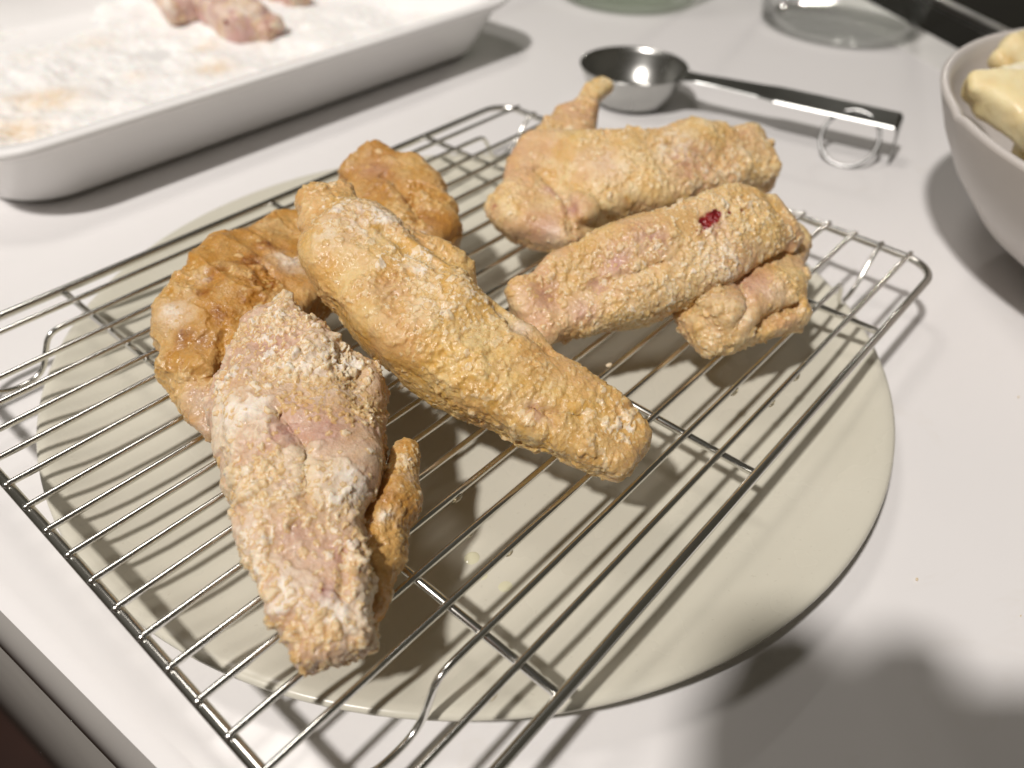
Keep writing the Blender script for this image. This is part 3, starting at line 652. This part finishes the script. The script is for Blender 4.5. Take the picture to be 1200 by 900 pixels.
V, Fc = loop_tube([ctr + R_r * (ax1 * math.cos(t) + ax2 * .95 * math.sin(t)) for t in np.linspace(0, 2 * math.pi, 48, endpoint=False)], .12, 8)
mk('split_ring', V, Fc, mat_steel('ring_steel', (.3, .3, .295), .26, .34), None, label='thin steel split ring threaded through the measuring scoop handle', cat='ring')

# ------------------------------------------------------------------ glass vessels
GREEN = mat_clear('pale_green_glass', (.955, .975, .945)); CLEAR = mat_clear('clear_glass', (.985, .99, .985))
V, Fc = lathe([(0, -2.985), (4.4, -2.985), (5.6, -2.97), (6.1, -2.8), (6.4, -2.3), (6.5, -1), (6.5, 12), (6.35, 12.1), (6.2, 12), (6.2, -1), (6.05, -2.1), (5.6, -2.45), (4, -2.5), (0, -2.5)], (63.74, 13.24), 96)
mk('glass_tumbler', V, Fc, GREEN, label='pale green glass tumbler standing beyond the measuring scoop', cat='glass')
V, Fc = lathe([(0, -2.90), (4.6, -2.90), (5.6, -2.93), (6.2, -2.86), (6.5, -2.5), (6.6, -1.5), (6.7, 10), (6.6, 10.1), (6.45, 10), (6.35, -1.5), (6.2, -2.3), (5.5, -2.55), (0, -2.55)], (69.9, -4.3), 96)
mk('glass_jar', V, Fc, CLEAR, label='clear glass jar with a thick base beside the black cooktop', cat='jar')

# ------------------------------------------------------------------ cooktop
ho = np.array([66.6, -12.6]); hd2 = np.array([.58, .815]); hd2 /= np.linalg.norm(hd2); hn2 = np.array([hd2[1], -hd2[0]])
def slab(n0, n1, a0, a1, z0, z1, bev=.04):
    def ring(i, z):
        return [tuple(ho + hn2 * n + hd2 * a) + (z,) for n, a in ((n0 + i, a0 + i), (n1 - i, a0 + i), (n1 - i, a1 - i), (n0 + i, a1 - i))]
    return loft([ring(0, z0), ring(0, z1 - bev), ring(bev, z1)])
ck = empty('cooktop', tuple(ho + hn2 * 20) + (-3,), 'black glass cooktop with brushed metal trim set in the counter', 'cooktop')
V, Fc = slab(0, 4.4, -26, 40, -3.05, -2.95); mk('trim_strip', V, Fc, mat_plain('pale_satin_trim', (.60, .59, .57), .35, .03), ck, smooth=False)
V, Fc = slab(4.42, 60, -26, 40, -3.05, -2.9); mk('glass_panel', V, Fc, mat_plain('black_glass', (.006, .006, .006), .12, .1), ck, smooth=False)
V, Fc = slab(10.1, 11.0, -26, 40, -2.91, -2.5, .1); mk('metal_bar', V, Fc, mat_steel('brushed_bar', (.62, .61, .59), .3, .45), ck, smooth=False)

# ------------------------------------------------------------------ bowl with wedges
BC = np.array([43.3, -34.0]); BR = 14.0; BZ = 5.0
nk = at(1131, 133, BZ); nka = math.atan2(nk[1] - BC[1], nk[0] - BC[0])
def nick(r, z, t):
    d = (t - nka + math.pi) % (2 * math.pi) - math.pi
    return -(.20 * math.exp(-(d / .018) ** 2) + .12 * math.exp(-((d - .05) / .012) ** 2)) if z > 4.3 and r > 12.5 else 0
prof = [(0, -2.75), (5.2, -2.75), (5.5, -3), (6.2, -3), (6.6, -2.7), (8.5, -1.7), (10.6, -.2), (12.2, 1.6), (13.2, 3.2), (13.75, 4.4), (13.95, 4.85), (14.0, 5.02), (13.9, 5.12), (13.72, 5.12), (13.55, 5.0), (13.35, 4.4), (12.8, 3.1), (11.8, 1.7), (10.2, .2), (8.2, -1.2), (5.5, -2.2), (0, -2.4)]
V, Fc = lathe(prof, BC, 200, nick)
mk('serving_bowl', V, Fc, BOWLM, label='matte greige ceramic bowl with a nicked rim holding pale fried wedges', cat='bowl')
G_F = 'pale fried wedges in the bowl'
def wedge(lab, chains, seed, paint=()):
    meat('fried_wedge', chains, FRYM, lab, 'fried wedge', G_F, seed=seed, h=.09, floor_z=None, crumb_n=14, crumb_size=(.05, .12), crumb_tone=(.3, .6), rough=.06, crumbs_on=0, grain=.2, flat=.62, k=.5, tilt=.6, paint=paint)
wedge('largest pale fried wedge leaning on the near rim of the bowl', [[(1160, 105, 26, 4.6), (1190, 120, 34, 4.6), (1230, 150, 40, 4.2)], [(1150, 100, 16, 5.0), (1200, 100, 22, 5.2)]], 41, [('brown', 1150, 95, 10, .4), ('brown', 1180, 140, 20, .2)])
wedge('fried wedge with a golden edge lying behind the largest wedge', [[(1180, 72, 15, 4.6), (1200, 58, 20, 5.0), (1230, 50, 22, 5.0)]], 43, [('brown', 1172, 72, 14, .7), ('brown', 1185, 55, 12, .4)])
wedge('whitish fried wedge between the golden edged one and the largest', [[(1185, 88, 13, 4.2), (1215, 84, 18, 4.4)]], 45, [('flour', 1190, 85, 20, .9)])
wedge('fried wedge deep in the bowl under the largest wedge', [[(1215, 180, 30, 2.6), (1260, 190, 40, 2.4)]], 47)

# ------------------------------------------------------------------ loose crumbs
CRM = mat_plain('loose_crumb', (.72, .60, .42), .7, .2, 300)
def loose(x, y, z, r, lab):
    p = at(x, y, z); bm = bmesh.new(); bmesh.ops.create_icosphere(bm, subdivisions=1, radius=r)
    V = np.array([v.co[:] for v in bm.verts]) * rng.uniform(.7, 1.2, (len(bm.verts), 1)) * np.array([1.3, .8, .6]); Fc = [[v.index for v in f.verts] for f in bm.faces]; bm.free()
    V += p; V[:, 2] += z - V[:, 2].min() + .002
    mk('crumb', V, Fc, CRM, label=lab, cat='crumb', group='loose crumbs', smooth=False)
loose(1074, 680, -3, .06, 'tan crumb on the white counter between the plate and the soft shadow'); loose(1193, 466, -3, .055, 'tan crumb on the white counter in front of the bowl'); loose(1196, 722, -3, .035, 'smallest tan speck on the white counter at the edge of the soft shadow')
loose(713, 430, .19, .13, 'white crumb caught on a rack wire between the golden and blood-spotted pieces'); loose(470, 455, .19, .12, 'white crumb caught on a rack wire between the floury and golden pieces')

# ------------------------------------------------------------------ the phone and hand that take the picture (their shadow falls on the counter)
def cs(a, b, c): return CU + RIGHT * a + UP * b + BACK * c
def ph(d, c, r):
    return [tuple(cs(p[0], p[1], c)) for p in rrect(-1.35 + d, 17 - d, -7.7 + d, 1.4 - d, r, 0)]
pho = empty('smartphone', cs(8, -3, .8), 'thin dark smartphone held level above the near counter', 'phone')
V, Fc = loft([ph(.12, .25, 1.2), ph(0, .37, 1.3), ph(0, 1.1, 1.3), ph(.12, 1.22, 1.2)]); mk('body', V, Fc, mat_plain('dark_phone_glass', (.02, .02, .022), .2), pho, origin=cs(8, -3, .8))
V, Fc = loft([[tuple(cs(p[0], p[1], c)) for p in rrect(-.95, 16.6, -7.3, 1.0, 1.0, 0)] for c in (1.225, 1.26)]); mk('screen', V, Fc, mat_plain('black_screen', (.01, .01, .012), .08), pho, origin=cs(8, -3, .8))
skin = NT('skin'); skn = skin.noise(220, 4)
SKIN = skin.set(color=skin.ramp(skn, [(.3, (.50, .29, .20)), (.7, (.58, .36, .26))]), rough=.5, sss=.2, ssss=.003)
def hc(l): return [(cs(*p), q) for p, q in l]
hand = [hc([((-15, -25, 12.5), 4.6), ((-9.5, -14.5, 8), 3.6), ((-6.6, -9.2, 5.4), 2.9)]),
        hc([((-6.6, -9.2, 5.4), 2.7), ((-4.6, -5.0, 3.6), 2.3), ((-3.9, -2.2, 2.9), 1.9)]),
        hc([((-3.7, -1.6, 2.7), 1.3), ((-3.6, 1.0, 2.0), 1.15), ((-2.9, 2.6, 1.5), 1.0), ((-1.9, 2.9, 1.2), .85)]),
        hc([((-3.2, -1.4, 3.0), 1.15), ((-1.6, 1.8, 2.7), 1.0), ((.5, 2.6, 1.9), .88), ((1.7, 2.4, 1.2), .75)]),
        hc([((-4.0, -3.6, 2.4), 1.1), ((-4.1, -2.9, .6), .95), ((-2.6, -2.7, -.55), .82), ((-1.9, -2.7, -.55), .72)]),
        hc([((-4.6, -5.4, 2.6), 1.0), ((-4.6, -5.2, .8), .85), ((-3.0, -5.1, -.4), .75), ((-2.2, -5.1, -.45), .65)]),
        hc([((-5.0, -6.6, 4.2), 1.4), ((-2.4, -6.4, 3.9), 1.15), ((-.4, -5.3, 2.9), 1.0), ((.9, -4.7, 2.2), .85)])]
apts = np.array([p for c in hand for p, _ in c]); arad = np.array([q for c in hand for _, q in c])
lo = (apts - arad[:, None]).min(0) - .6; hi = (apts + arad[:, None]).max(0) + .6; hh = .22
Dh = field(hand, lo, hh, tuple(int((hi[i] - lo[i]) / hh) + 2 for i in range(3)), 1.0, .45)
V, Q = nets(Dh, lo, hh)
mk('hand', V, Q, SKIN, label='left hand gripping the end of the smartphone with curled fingers', cat='hand')
